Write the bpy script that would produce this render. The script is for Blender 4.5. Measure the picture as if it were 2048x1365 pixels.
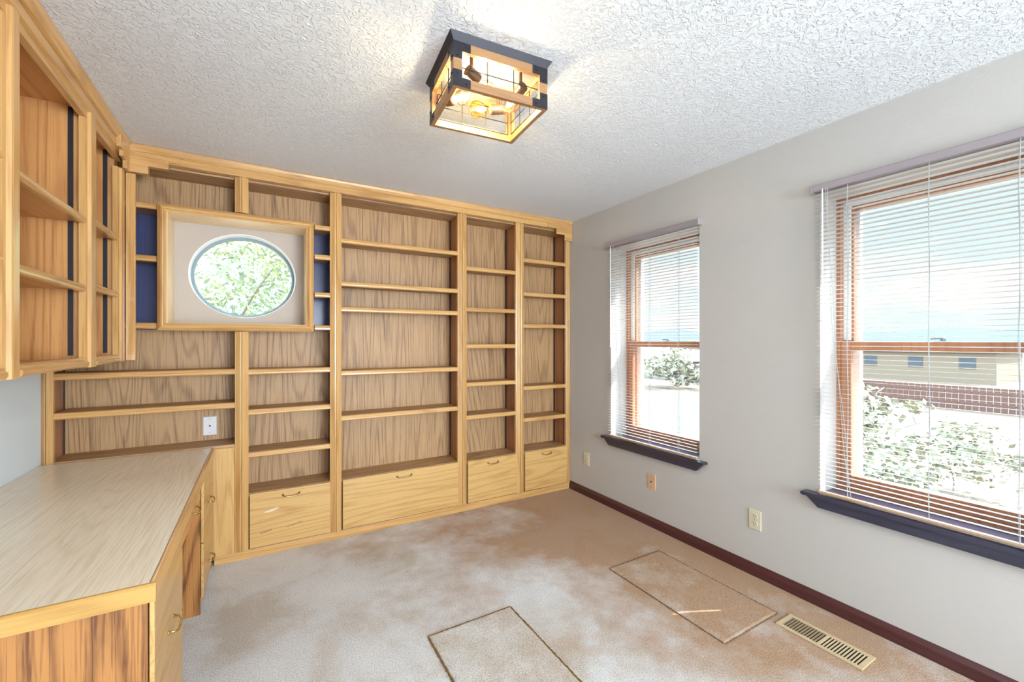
import bpy, math, random
from mathutils import Vector, Matrix
random.seed(7)
for o in list(bpy.data.objects): bpy.data.objects.remove(o)
scene = bpy.context.scene
COL = scene.collection

# ------------------------------------------------------------------ camera, sky, sun, exposure
cam_d = bpy.data.cameras.new('camera'); cam = bpy.data.objects.new('camera', cam_d); COL.objects.link(cam)
cam.location = (0, 0, 1.351); cam.rotation_euler = (math.radians(90), 0, math.radians(-30.47))
cam_d.sensor_width = 36.0; cam_d.lens = 855.0 / 2048.0 * 36.0; cam_d.clip_start = 0.02; cam_d.clip_end = 2000
scene.camera = cam
vs = scene.view_settings
vs.view_transform = 'Standard'; vs.look = 'None'; vs.gamma = 1.0; vs.use_curve_mapping = False
vs.exposure = 1.58

SKY_HIGH = 5.5
world = bpy.data.worlds.new('sky'); scene.world = world; world.use_nodes = True
wn = world.node_tree; wn.nodes.clear()
def wnode(t, **k):
    n = wn.nodes.new(t)
    for a, b in k.items(): setattr(n, a, b)
    return n
tc = wnode('ShaderNodeTexCoord')
sep = wnode('ShaderNodeSeparateXYZ'); wn.links.new(tc.outputs['Generated'], sep.inputs[0])
grad = wnode('ShaderNodeValToRGB')
e = grad.color_ramp.elements
e[0].position = 0.0; e[0].color = (0.74, 0.86, 0.89, 1)
e[1].position = 0.6; e[1].color = (0.52, 0.76, 0.84, 1)
wn.links.new(sep.outputs['Z'], grad.inputs[0])
mp = wnode('ShaderNodeMapping'); mp.inputs['Scale'].default_value = (1.6, 1.6, 5.0)
wn.links.new(tc.outputs['Generated'], mp.inputs['Vector'])
cn = wnode('ShaderNodeTexNoise'); cn.inputs['Scale'].default_value = 1.7; cn.inputs['Detail'].default_value = 6
wn.links.new(mp.outputs[0], cn.inputs['Vector'])
cr = wnode('ShaderNodeValToRGB'); cr.color_ramp.elements[0].position = 0.44; cr.color_ramp.elements[1].position = 0.58
wn.links.new(cn.outputs['Fac'], cr.inputs[0])
mx = wnode('ShaderNodeMixRGB'); wn.links.new(cr.outputs[0], mx.inputs[0]); wn.links.new(grad.outputs[0], mx.inputs[1])
mx.inputs[2].default_value = (0.96, 0.97, 0.98, 1)
# bright cloud deck high in the sky, thinner haze near the horizon
deck = wnode('ShaderNodeMapRange', interpolation_type='SMOOTHSTEP'); deck.inputs['From Min'].default_value = 0.24; deck.inputs['From Max'].default_value = 0.55
deck.inputs['To Min'].default_value = 0.40; deck.inputs['To Max'].default_value = SKY_HIGH
wn.links.new(sep.outputs['Z'], deck.inputs['Value'])
hi = wnode('ShaderNodeMapRange', interpolation_type='SMOOTHSTEP'); hi.inputs['From Min'].default_value = 0.24; hi.inputs['From Max'].default_value = 0.5
wn.links.new(sep.outputs['Z'], hi.inputs['Value'])
mx2 = wnode('ShaderNodeMixRGB'); wn.links.new(hi.outputs[0], mx2.inputs[0]); wn.links.new(mx.outputs[0], mx2.inputs[1]); mx2.inputs[2].default_value = (0.62, 0.82, 1.0, 1)
mx = mx2
bg = wnode('ShaderNodeBackground'); wn.links.new(deck.outputs[0], bg.inputs['Strength'])
wn.links.new(mx.outputs[0], bg.inputs[0])
wo = wnode('ShaderNodeOutputWorld'); wn.links.new(bg.outputs[0], wo.inputs[0])

sun_d = bpy.data.lights.new('sun', 'SUN'); sun = bpy.data.objects.new('sun', sun_d); COL.objects.link(sun)
sun_d.energy = 7.0; sun_d.angle = math.radians(0.6); sun_d.color = (1.0, 0.96, 0.9)
_el = math.radians(50); _d = Vector((-0.9, 0.44, 0)).normalized() * math.cos(_el); _d.z = -math.sin(_el)
sun.rotation_euler = _d.to_track_quat('-Z', 'Y').to_euler(); sun.location = (6, -2, 8)

# added soft fill light, unseen, well behind the camera
rl = bpy.data.lights.new('rear_fill', 'AREA'); ro = bpy.data.objects.new('rear_fill', rl); COL.objects.link(ro)
rl.shape = 'RECTANGLE'; rl.size = 2.4; rl.size_y = 1.7; rl.energy = 150; rl.color = (0.78, 0.91, 1.0)
ro.location = (1.1, -3.5, 1.3); ro.rotation_euler = (math.radians(84), 0, math.radians(12))

# ------------------------------------------------------------------ dimensions
XR, XLW, YF, YB = 2.456, -0.972, 3.12, 3.335     # right wall, left wall, bookcase face, bookcase back
CEIL, YREAR = 2.44, -3.6

# ------------------------------------------------------------------ materials
def lin(c):
    return tuple(((v / 255.0) / 12.92 if v / 255.0 <= 0.04045 else ((v / 255.0 + 0.055) / 1.055) ** 2.4) for v in c) + (1.0,)
class NT:
    def __init__(s, name):
        s.m = bpy.data.materials.new(name); s.m.use_nodes = True; s.t = s.m.node_tree
        s.b = s.t.nodes['Principled BSDF']; s.out = s.t.nodes['Material Output']
    def n(s, t, ins=None, **k):
        nd = s.t.nodes.new(t)
        for a, b in k.items(): setattr(nd, a, b)
        if ins:
            for a, b in ins.items():
                if isinstance(b, bpy.types.NodeSocket): s.t.links.new(b, nd.inputs[a])
                else: nd.inputs[a].default_value = b
        return nd
    def l(s, a, b): s.t.links.new(a, b)
    def math(s, op, a, b=None):
        nd = s.n('ShaderNodeMath', operation=op)
        for i, v in enumerate((a, b)):
            if v is None: continue
            if isinstance(v, bpy.types.NodeSocket): s.l(v, nd.inputs[i])
            else: nd.inputs[i].default_value = v
        return nd.outputs[0]
    def ramp(s, fac, stops):
        nd = s.n('ShaderNodeValToRGB'); el = nd.color_ramp.elements
        while len(el) > len(stops): el.remove(el[-1])
        while len(el) < len(stops): el.new(1.0)
        for q, (p, c) in zip(el, stops): q.position = p; q.color = c if len(c) == 4 else tuple(c) + (1,)
        s.l(fac, nd.inputs[0]); return nd.outputs[0]
    def mix(s, fac, a, b, mode='MIX'):
        nd = s.n('ShaderNodeMixRGB', blend_type=mode)
        for i, v in enumerate((fac, a, b)):
            if isinstance(v, bpy.types.NodeSocket): s.l(v, nd.inputs[i])
            else: nd.inputs[i].default_value = v
        return nd.outputs[0]
def plain(name, c, rough=0.5, metal=0.0, spec=0.5, noise=0.0, nscale=20, bump=0.0, bscale=200):
    t = NT(name); t.b.inputs['Roughness'].default_value = rough; t.b.inputs['Metallic'].default_value = metal
    t.b.inputs['Specular IOR Level'].default_value = spec
    co = t.n('ShaderNodeTexCoord').outputs['Object']
    nz = t.n('ShaderNodeTexNoise', {'Vector': co, 'Scale': nscale, 'Detail': 4.0}).outputs['Fac']
    a = lin(c); k = 1 - noise
    t.l(t.ramp(nz, [(0.3, (a[0] * k, a[1] * k, a[2] * k, 1)), (0.7, a)]), t.b.inputs['Base Color'])
    if bump:
        n2 = t.n('ShaderNodeTexNoise', {'Vector': co, 'Scale': bscale, 'Detail': 3.0}).outputs['Fac']
        t.l(t.n('ShaderNodeBump', {'Height': n2, 'Strength': bump, 'Distance': 0.01}).outputs[0], t.b.inputs['Normal'])
    return t.m
def wood(name, light, dark, axis='Z', rough=0.38, fig=1.0, pores=0.5, rings=26, scale=5.0, spec=0.5, al=0.07, coat=0.25):
    t = NT(name); t.b.inputs['Roughness'].default_value = rough; t.b.inputs['Specular IOR Level'].default_value = spec
    t.b.inputs['Coat Weight'].default_value = coat; t.b.inputs['Coat Roughness'].default_value = 0.16
    co = t.n('ShaderNodeTexCoord').outputs['Object']
    rnd = t.n('ShaderNodeObjectInfo').outputs['Random']
    off = t.n('ShaderNodeCombineXYZ', {0: t.math('MULTIPLY', rnd, 13.0), 1: t.math('MULTIPLY', rnd, 7.0), 2: t.math('MULTIPLY', rnd, 5.0)}).outputs[0]
    v = t.n('ShaderNodeVectorMath', {0: co, 1: off}, operation='ADD').outputs[0]
    def mapped(al):
        sc = [1.0, 1.0, 1.0]; sc['XYZ'.index(axis)] = al
        return t.n('ShaderNodeMapping', {'Vector': v, 'Scale': tuple(sc)}).outputs[0]
    n1 = t.n('ShaderNodeTexNoise', {'Vector': mapped(al), 'Scale': scale, 'Detail': 1.0, 'Roughness': 0.35, 'Distortion': 0.1}).outputs['Fac']
    jig = t.n('ShaderNodeTexNoise', {'Vector': mapped(0.25), 'Scale': 90.0, 'Detail': 2.0}).outputs['Fac']
    ph = t.math('ADD', t.math('MULTIPLY', n1, float(rings) * 3.1), t.math('MULTIPLY', jig, 0.9))
    ring = t.math('POWER', t.math('ADD', t.math('MULTIPLY', t.math('SINE', ph), 0.5), 0.5), 4.0)
    po = t.n('ShaderNodeTexNoise', {'Vector': mapped(0.022), 'Scale': 190.0, 'Detail': 3.0}).outputs['Fac']
    pore = t.ramp(po, [(0.50, (0, 0, 0)), (0.60, (1, 1, 1))])
    tone = t.n('ShaderNodeTexNoise', {'Vector': mapped(0.2), 'Scale': 2.2, 'Detail': 2.0}).outputs['Fac']
    fac = t.math('ADD', t.math('MULTIPLY', ring, 0.55 * fig), t.math('MULTIPLY', pore, pores * 0.5))
    fac = t.math('ADD', fac, t.math('MULTIPLY', t.math('SUBTRACT', tone, 0.5), 0.7))
    nd = t.n('ShaderNodeClamp', {0: fac}).outputs[0]
    t.l(t.mix(nd, lin(light), lin(dark)), t.b.inputs['Base Color'])
    t.l(t.n('ShaderNodeBump', {'Height': fac, 'Strength': 0.12, 'Distance': -0.002}).outputs[0], t.b.inputs['Normal'])
    return t.m
W = {}
for ax in 'XYZ':
    W['frame' + ax] = wood('oak face frame ' + ax, (210, 164, 104), (168, 116, 64), ax, 0.28, 0.7, 0.6, 16, 7)
    W['back' + ax] = wood('oak veneer panel ' + ax, (186, 146, 102), (122, 86, 56), ax, 0.5, 0.9, 0.9, 44, 5.0, al=0.055, coat=0.0)
    W['side' + ax] = wood('oak cabinet side ' + ax, (176, 116, 74), (120, 70, 42), ax, 0.45, 0.8, 0.5, 18, 5)
    W['draw' + ax] = wood('oak drawer front ' + ax, (208, 166, 104), (170, 122, 66), ax, 0.36, 0.75, 0.6, 40, 5, al=0.06)
    W['amber' + ax] = wood('amber oak side ' + ax, (212, 154, 94), (160, 102, 56), ax, 0.4, 0.9, 0.5, 20, 5)
W['desktop'] = wood('pale oak laminate', (240, 226, 204), (212, 190, 160), 'Y', 0.3, 0.5, 0.9, 60, 5, al=0.10)
W['deskend'] = wood('bold grain oak side', (178, 120, 62), (104, 58, 28), 'Z', 0.4, 1.2, 0.9, 26, 4.0, al=0.20)
W['desktrim'] = wood('golden oak edge', (194, 148, 78), (154, 106, 48), 'X', 0.35, 0.6, 0.5, 16, 6)
W['bluetint'] = wood('oak panel with blue shade tint', (58, 62, 108), (28, 30, 70), 'Z', 0.45, 0.5, 0.6, 18, 5)  # blue cast of the shaded cells painted into the panel colour
W['dark'] = wood('dark stained trim', (82, 40, 40), (50, 20, 24), 'Y', 0.3, 0.7, 0.5, 16, 6)
W['sill'] = wood('dark stained sill', (52, 50, 70), (32, 30, 44), 'Y', 0.28, 0.6, 0.5, 16, 6)  # dark brown stain with the bluish sky reflection mixed into the colour
W['sash'] = wood('reddish window wood', (178, 122, 88), (136, 84, 58), 'Z', 0.4, 0.6, 0.4, 16, 6)
W['lampwood'] = wood('fixture wood', (166, 122, 80), (128, 88, 56), 'X', 0.5, 0.5, 0.4, 14, 8)
M_wall = plain('wall paint', (194, 188, 182), 0.75, noise=0.03, nscale=1.2, bump=0.08, bscale=60)
M_wall_l = plain('left wall paint', (228, 238, 244), 0.75, noise=0.02, nscale=1.2)
M_white = plain('white vinyl', (238, 240, 238), 0.45, noise=0.02)
M_slat = plain('white blind slat', (204, 203, 200), 0.35, noise=0.02)
M_head = plain('blind headrail', (158, 146, 150), 0.4, noise=0.04)
M_railb = plain('blind bottom rail', (176, 146, 118), 0.45, noise=0.05)
M_cord = plain('blind cord', (176, 178, 176), 0.7)
M_black = plain('black shelf standard', (34, 34, 42), 0.5, noise=0.3, nscale=300)
M_brass = plain('aged brass', (196, 168, 112), 0.28, 0.9, noise=0.25, nscale=120)
M_ivory = plain('ivory plastic', (214, 204, 176), 0.4, noise=0.02)
M_tan = plain('tan plate', (218, 178, 142), 0.4, noise=0.05)
M_platew = plain('white plate', (226, 220, 222), 0.4, noise=0.02)
M_slot = plain('dark slot', (40, 34, 32), 0.7)
M_vent = plain('beige register paint', (206, 182, 144), 0.45, noise=0.06)
M_ventd = plain('register louver', (150, 128, 100), 0.5)
M_duct = plain('dark duct', (38, 30, 26), 0.8)
M_metal = plain('dark bronze metal', (56, 54, 60), 0.42, 0.6, noise=0.15, nscale=60)
M_metall = plain('brushed underside', (132, 130, 130), 0.35, 0.5, noise=0.1)
M_sock = plain('bronze socket', (112, 92, 72), 0.35, 0.7, noise=0.15)
M_wire = plain('dark wire', (28, 28, 32), 0.6, 0.2)
M_ring = plain('grey window ring', (132, 150, 156), 0.45, noise=0.05)
M_nplaster = plain('niche panel paint', (190, 178, 168), 0.7, noise=0.03, nscale=2)
M_groove = plain('carpet seam binding', (150, 112, 52), 0.9, noise=0.5, nscale=150, bump=0.5, bscale=250)
# ceiling, knock-down texture
t = NT('textured ceiling'); t.b.inputs['Roughness'].default_value = 0.8
co = t.n('ShaderNodeTexCoord').outputs['Object']
a1 = t.n('ShaderNodeTexNoise', {'Vector': co, 'Scale': 42.0, 'Detail': 3.5, 'Distortion': 1.4}).outputs['Fac']
a2 = t.ramp(a1, [(0.47, (0, 0, 0)), (0.56, (1, 1, 1))])
t.b.inputs['Base Color'].default_value = lin((230, 230, 232))
t.l(t.n('ShaderNodeBump', {'Height': a2, 'Strength': 0.6, 'Distance': 0.009}).outputs[0], t.b.inputs['Normal'])
M_ceil = t.m
# carpet
def carpet(name, c1, c2, c3):
    t = NT(name); t.b.inputs['Roughness'].default_value = 1.0; t.b.inputs['Specular IOR Level'].default_value = 0.1
    co = t.n('ShaderNodeTexCoord').outputs['Object']
    big = t.n('ShaderNodeTexNoise', {'Vector': co, 'Scale': 2.3, 'Detail': 5.0, 'Roughness': 0.6, 'Distortion': 0.4}).outputs['Fac']
    c = t.ramp(big, [(0.36, lin(c1)), (0.5, lin(c2)), (0.64, lin(c3))])
    # brownish blotches, plus the paler lit left side painted in against tan
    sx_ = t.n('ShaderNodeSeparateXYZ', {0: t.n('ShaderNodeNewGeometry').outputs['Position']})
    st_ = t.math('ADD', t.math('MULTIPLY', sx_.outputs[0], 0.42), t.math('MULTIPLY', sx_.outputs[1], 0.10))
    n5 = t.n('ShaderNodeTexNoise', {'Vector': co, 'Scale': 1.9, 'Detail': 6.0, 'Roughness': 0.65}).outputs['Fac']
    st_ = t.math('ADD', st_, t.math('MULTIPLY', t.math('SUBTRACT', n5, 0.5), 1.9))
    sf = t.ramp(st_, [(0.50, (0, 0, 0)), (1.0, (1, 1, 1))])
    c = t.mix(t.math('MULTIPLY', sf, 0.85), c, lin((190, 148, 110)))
    fin = t.n('ShaderNodeTexNoise', {'Vector': co, 'Scale': 210.0, 'Detail': 3.0, 'Roughness': 0.7}).outputs['Fac']
    sp = t.ramp(fin, [(0.38, (0.42, 0.40, 0.38)), (0.54, (1, 1, 1))])
    t.l(t.mix(0.75, c, sp, 'MULTIPLY'), t.b.inputs['Base Color'])
    f2 = t.n('ShaderNodeTexNoise', {'Vector': co, 'Scale': 130.0, 'Detail': 4.0, 'Roughness': 0.7}).outputs['Fac']
    t.l(t.n('ShaderNodeBump', {'Height': f2, 'Strength': 0.7, 'Distance': 0.01}).outputs[0], t.b.inputs['Normal'])
    return t.m
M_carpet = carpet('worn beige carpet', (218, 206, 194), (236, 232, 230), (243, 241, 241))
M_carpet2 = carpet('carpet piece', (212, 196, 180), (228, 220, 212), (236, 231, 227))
# clear glass: mostly transparent with a little reflection
def glass(name, fac=0.05, tint=(1, 1, 1, 1)):
    t = NT(name)
    tr = t.n('ShaderNodeBsdfTransparent', {'Color': tint}); gl = t.n('ShaderNodeBsdfGlossy', {'Roughness': 0.03})
    fr = t.n('ShaderNodeFresnel', {'IOR': 1.3})
    m = t.n('ShaderNodeMixShader', {0: t.math('MULTIPLY', fr.outputs[0], fac * 10), 1: tr.outputs[0], 2: gl.outputs[0]})
    t.l(m.outputs[0], t.out.inputs['Surface']); return t.m
M_glass = glass('window glass'); M_bulb = glass('bulb glass', 0.08); M_bulba = glass('amber bulb glass', 0.08, (1.0, 0.86, 0.52, 1))
def emit(name, c, s):
    t = NT(name); em = t.n('ShaderNodeEmission', {'Color': c, 'Strength': s}); t.l(em.outputs[0], t.out.inputs['Surface']); return t.m
M_fil = emit('glowing filament', (1.0, 0.86, 0.62, 1), 9.0)

# ------------------------------------------------------------------ mesh helpers
class B:
    def __init__(s): s.v = []; s.f = []
    def add(s, vs_, fs):
        o = len(s.v); s.v += [tuple(p) for p in vs_]; s.f += [tuple(i + o for i in f) for f in fs]; return s
    def box(s, x0, x1, y0, y1, z0, z1):
        if x0 > x1: x0, x1 = x1, x0
        if y0 > y1: y0, y1 = y1, y0
        if z0 > z1: z0, z1 = z1, z0
        return s.add([(x0, y0, z0), (x1, y0, z0), (x1, y1, z0), (x0, y1, z0), (x0, y0, z1), (x1, y0, z1), (x1, y1, z1), (x0, y1, z1)],
                     [(0, 3, 2, 1), (4, 5, 6, 7), (0, 1, 5, 4), (1, 2, 6, 5), (2, 3, 7, 6), (3, 0, 4, 7)])
    def prism(s, poly, axis, a0, a1):
        """poly: list of 2D points in the two other axes (in XYZ order)"""
        def P(p, a):
            q = list(p); q.insert('XYZ'.index(axis), a); return tuple(q)
        n = len(poly)
        return s.add([P(p, a0) for p in poly] + [P(p, a1) for p in poly],
                     [tuple(range(n))[::-1], tuple(range(n, 2 * n))] + [(i, (i + 1) % n, n + (i + 1) % n, n + i) for i in range(n)])
    def tube(s, pts, r, n=8, cap=True):
        pts = [Vector(p) for p in pts]; rings = []
        rr = r if isinstance(r, (list, tuple)) else [r] * len(pts)
        up = Vector((0.13, 0.27, 0.95))
        for i, p in enumerate(pts):
            d = (pts[min(i + 1, len(pts) - 1)] - pts[max(i - 1, 0)]).normalized()
            u = d.cross(up)
            if u.length < 0.05: u = d.cross(Vector((1, 0, 0)))
            u.normalize(); w = d.cross(u)
            rings.append([p + (u * math.cos(2 * math.pi * k / n) + w * math.sin(2 * math.pi * k / n)) * rr[i] for k in range(n)])
        vs_ = [q for ring in rings for q in ring]; fs = []
        for i in range(len(pts) - 1):
            for k in range(n):
                a = i * n + k; b = i * n + (k + 1) % n
                fs.append((a, b, b + n, a + n))
        if cap: fs += [tuple(range(n))[::-1], tuple(range((len(pts) - 1) * n, len(pts) * n))]
        return s.add(vs_, fs)
    def xform(s, mat):
        s.v = [tuple(mat @ Vector(p)) for p in s.v]; return s
    def build(s, name, mat, parent=None, bevel=0.0, smooth=False):
        me = bpy.data.meshes.new(name)
        off = Vector((0, 0, 0)); r = parent
        while r is not None: off = off + Vector(r.location); r = r.parent
        me.from_pydata([tuple(Vector(p) - off) for p in s.v], [], s.f); me.update()
        import bmesh
        bm = bmesh.new(); bm.from_mesh(me); bmesh.ops.recalc_face_normals(bm, faces=bm.faces); bm.to_mesh(me); bm.free()
        me.materials.append(mat)
        if smooth:
            for p in me.polygons: p.use_smooth = True
        o = bpy.data.objects.new(name, me); COL.objects.link(o)
        if parent is not None: o.parent = parent
        if bevel:
            md = o.modifiers.new('edge', 'BEVEL'); md.width = bevel; md.segments = 2; md.limit_method = 'ANGLE'; md.angle_limit = math.radians(40)
        return o
def box(name, mat, parent, *a, bevel=0.0): return B().box(*a).build(name, mat, parent, bevel)
def tag(o, label=None, cat=None, group=None, kind=None):
    if label: o['label'] = label
    if cat: o['category'] = cat
    if group: o['group'] = group
    if kind: o['kind'] = kind
    return o
def thing(name, label, cat, loc=(0, 0, 0), group=None):
    o = bpy.data.objects.new(name, None); o.empty_display_size = 0.1; COL.objects.link(o); o.location = loc
    return tag(o, label, cat, group)
def struct(o, label=None): return tag(o, label, kind='structure')

# ------------------------------------------------------------------ room shell
struct(box('floor', M_carpet, None, XLW - 0.1, XR + 0.25, YREAR, YB + 0.25, -0.12, 0.0), 'worn beige carpet floor with brownish blotches and a paler lit left side painted in')
struct(box('ceiling', M_ceil, None, XLW - 0.1, XR + 0.25, YREAR, YB + 0.25, CEIL, CEIL + 0.15), 'off-white ceiling with knock-down texture')
struct(box('wall_left', M_wall_l, None, XLW - 0.1, XLW, YREAR, YB + 0.02, 0, CEIL), 'pale bluish left wall behind the desk')
WIN = [(1.775, 2.587), (0.268, 1.080)]; WZ0, WZ1 = 0.578, 2.100; WX = XR + 0.20
wr = B()
ys = sorted([YREAR, YB + 0.02] + [v for w in WIN for v in w])
for i in range(len(ys) - 1):
    y0, y1 = ys[i], ys[i + 1]
    if (y0, y1) in WIN:
        wr.box(XR, WX, y0, y1, 0, WZ0 - 0.02); wr.box(XR, WX, y0, y1, WZ1, CEIL)
    else: wr.box(XR, WX, y0, y1, 0, CEIL)
struct(box('wall_rear', M_wall, None, XLW - 0.1, XR + 0.2, YREAR - 0.1, YREAR, 0, CEIL), 'cream rear wall behind the camera')
struct(wr.build('wall_right', M_wall), 'cream right wall with two tall windows')
# back wall with the oval hole (ring of faces, real thickness)
OX, OZ, ORX, ORZ = -0.089, 1.779, 0.303, 0.277
NX0, NX1, NZ0, NZ1 = -0.459, 0.260, 1.456, 2.092
def holed(x0, x1, z0, z1, y0, y1, rx, rz, n=64):
    b = B(); inner = []; outer = []
    for k in range(n):
        a = 2 * math.pi * (k + 0.5) / n; ca, sa = math.cos(a), math.sin(a)
        inner.append((OX + rx * ca, OZ + rz * sa))
        tx = ((x1 if ca > 0 else x0) - OX) / ca if abs(ca) > 1e-6 else 1e9
        tz = ((z1 if sa > 0 else z0) - OZ) / sa if abs(sa) > 1e-6 else 1e9
        q = min(abs(tx), abs(tz)); outer.append((OX + ca * q, OZ + sa * q))
    vs_ = [(p[0], y0, p[1]) for p in inner] + [(p[0], y0, p[1]) for p in outer] + [(p[0], y1, p[1]) for p in inner] + [(p[0], y1, p[1]) for p in outer]
    fs = []
    for k in range(n):
        j = (k + 1) % n
        fs += [(k, j, n + j, n + k), (2 * n + k, 3 * n + k, 3 * n + j, 2 * n + j), (k, 2 * n + k, 2 * n + j, j), (n + k, n + j, 3 * n + j, 3 * n + k)]
    return b.add(vs_, fs)
wb = B()
wb.box(XLW - 0.1, -0.50, YB + 0.02, YB + 0.17, 0, CEIL); wb.box(0.30, XR + 0.20, YB + 0.02, YB + 0.17, 0, CEIL)
wb.box(-0.50, 0.30, YB + 0.02, YB + 0.17, 0, 1.42); wb.box(-0.50, 0.30, YB + 0.02, YB + 0.17, 2.13, CEIL)
struct(wb.build('wall_back', M_wall), 'back wall behind the oak bookcases')
# baseboards
bb = B(); bb.prism([(XR, 0.0), (XR - 0.014, 0.0), (XR - 0.014, 0.048), (XR - 0.010, 0.058), (XR - 0.006, 0.068), (XR, 0.070)], 'Y', YREAR, YF)
struct(bb.build('baseboard_right', W['dark']), 'dark mahogany baseboard along the right wall')
struct(box('baseboard_left', W['dark'], None, XLW, XLW + 0.014, YREAR, 1.45, 0, 0.07, bevel=0.003), 'dark baseboard on the left wall')

# ------------------------------------------------------------------ oval window with its wooden niche
def strap(b, pa, pb, prof, vert):
    pass
w3 = struct(thing('window_3', 'oval window with grey ring, set in a square oak-framed niche', 'window', (OX, YB, OZ))); del w3['category']
holed(-0.50, 0.30, 1.42, 2.13, YB, YB + 0.17, ORX, ORZ).build('niche_panel', M_nplaster, w3)
def ovalring(rx0, rz0, rx1, rz1, y0, y1, n=72):
    b = B(); vs_ = []
    for (rx, rz, y) in ((rx0, rz0, y0), (rx1, rz1, y0), (rx1, rz1, y1), (rx0, rz0, y1)):
        vs_ += [(OX + rx * math.cos(2 * math.pi * k / n), y, OZ + rz * math.sin(2 * math.pi * k / n)) for k in range(n)]
    fs = []
    for q in range(4):
        for k in range(n):
            j = (k + 1) % n; a = q * n; c = ((q + 1) % 4) * n
            fs.append((a + k, a + j, c + j, c + k))
    return b.add(vs_, fs)
ovalring(ORX - 0.001, ORZ - 0.001, ORX - 0.005, ORZ - 0.005, YB - 0.003, YB + 0.13).build('reveal_liner', M_white, w3, smooth=False)
ovalring(ORX, ORZ, ORX - 0.022, ORZ - 0.022, YB + 0.085, YB + 0.115).build('ring_frame', M_ring, w3)
b = B(); n = 64
b.add([(OX + (ORX - 0.02) * math.cos(2 * math.pi * k / n), YB + 0.10, OZ + (ORZ - 0.02) * math.sin(2 * math.pi * k / n)) for k in range(n)]
      + [(OX + (ORX - 0.02) * math.cos(2 * math.pi * k / n), YB + 0.104, OZ + (ORZ - 0.02) * math.sin(2 * math.pi * k / n)) for k in range(n)],
      [tuple(range(n)), tuple(range(n, 2 * n))[::-1]] + [(k, n + k, n + (k + 1) % n, (k + 1) % n) for k in range(n)])
b.build('pane', M_glass, w3)
# niche liner boards
lm = wood('pale oak liner', (236, 206, 160), (206, 168, 116), 'Z', 0.35, 0.4, 0.4, 14, 6)
b = B(); b.box(NX0 - 0.015, NX0, YF - 0.012, YB, NZ0, NZ1); b.box(NX1, NX1 + 0.015, YF - 0.012, YB, NZ0, NZ1)
b.box(NX0 - 0.015, NX1 + 0.015, YF - 0.012, YB, NZ1, NZ1 + 0.015); b.box(NX0 - 0.015, NX1 + 0.015, YF - 0.012, YB, NZ0 - 0.015, NZ0)
b.build('niche_liner', lm, w3)
# mitred moulding frame round the niche
def mould_frame(x0, x1, z0, z1, w, y, prof):
    """prof: list of (t 0..1 from outer to inner, proud)"""
    out = []
    corners = [(x0, z0, 1, 1), (x1, z0, -1, 1), (x1, z1, -1, -1), (x0, z1, 1, -1)]
    for i in range(4):
        b = B(); c0, c1 = corners[i], corners[(i + 1) % 4]; vs_ = []
        for c in (c0, c1):
            for (tt, pr) in prof: vs_.append((c[0] + c[2] * w * tt, y - pr, c[1] + c[3] * w * tt))
            vs_.append((c[0] + c[2] * w, y, c[1] + c[3] * w)); vs_.append((c[0], y, c[1]))
        m = len(prof) + 2
        b.add(vs_, [tuple(range(m)), tuple(range(m, 2 * m))[::-1]] + [(k, (k + 1) % m, m + (k + 1) % m, m + k) for k in range(m)])
        out.append(b)
    return out
prof = [(0.0, 0.012), (0.35, 0.026), (0.55, 0.030), (0.68, 0.028), (0.72, 0.022), (1.0, 0.014)]
for i, b in enumerate(mould_frame(NX0 - 0.046, NX1 + 0.044, NZ0 - 0.044, NZ1 + 0.044, 0.043, YF, prof)):
    b.build('casing', W['frame' + ('X' if i % 2 == 0 else 'Z')], w3)

# ------------------------------------------------------------------ bookcases along the back wall
def stile_poly(x0, x1, y):
    w = x1 - x0; m = (x0 + x1) / 2
    return [(x0, y + 0.02), (x0, y - 0.003), (x0 + 0.08 * w, y - 0.005), (m - 0.12 * w, y - 0.020), (m - 0.06 * w, y - 0.020), (m - 0.05 * w, y - 0.014), (m - 0.01 * w, y - 0.014),
            (m, y - 0.021), (m + 0.07 * w, y - 0.023), (x1 - 0.08 * w, y - 0.007), (x1, y - 0.003), (x1, y + 0.02)]
def half(x0, x1, y, side):
    m = (x0 + x1) / 2; P = stile_poly(x0, x1, y)
    if side == 'L': return [p for p in P if p[0] < m - 1e-6] + [(m - 0.0004, y - 0.014), (m - 0.0004, y + 0.02)]
    return [(m + 0.0004, y + 0.02)] + [(m + 0.0004, y - 0.021)] + [p for p in P if p[0] > m + 1e-6]
def shelf(parent, x0, x1, zc, mats=('frameX', 'backX'), y0=YF, y1=YB, name='shelf'):
    b = B()
    h = 0.017
    b.prism([(y0 + 0.016, zc - h), (y0 + 0.004, zc - h), (y0 - 0.002, zc - h + 0.006), (y0 - 0.002, zc - 0.002), (y0, zc), (y0 + 0.004, zc + h - 0.005), (y0 + 0.010, zc + h), (y0 + 0.016, zc + h)], 'X', x0 + 0.001, x1 - 0.001)
    nose = b.build(name, W[mats[0]], parent)
    bd = B().box(x0 + 0.001, x1 - 0.001, y0 + 0.016, y1 - 0.001, zc - 0.006, zc + h - 0.001)
    tag(bd.build('shelf_board', W[mats[1]], nose), 'brown shelf board behind the nosing')
    return nose
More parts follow.
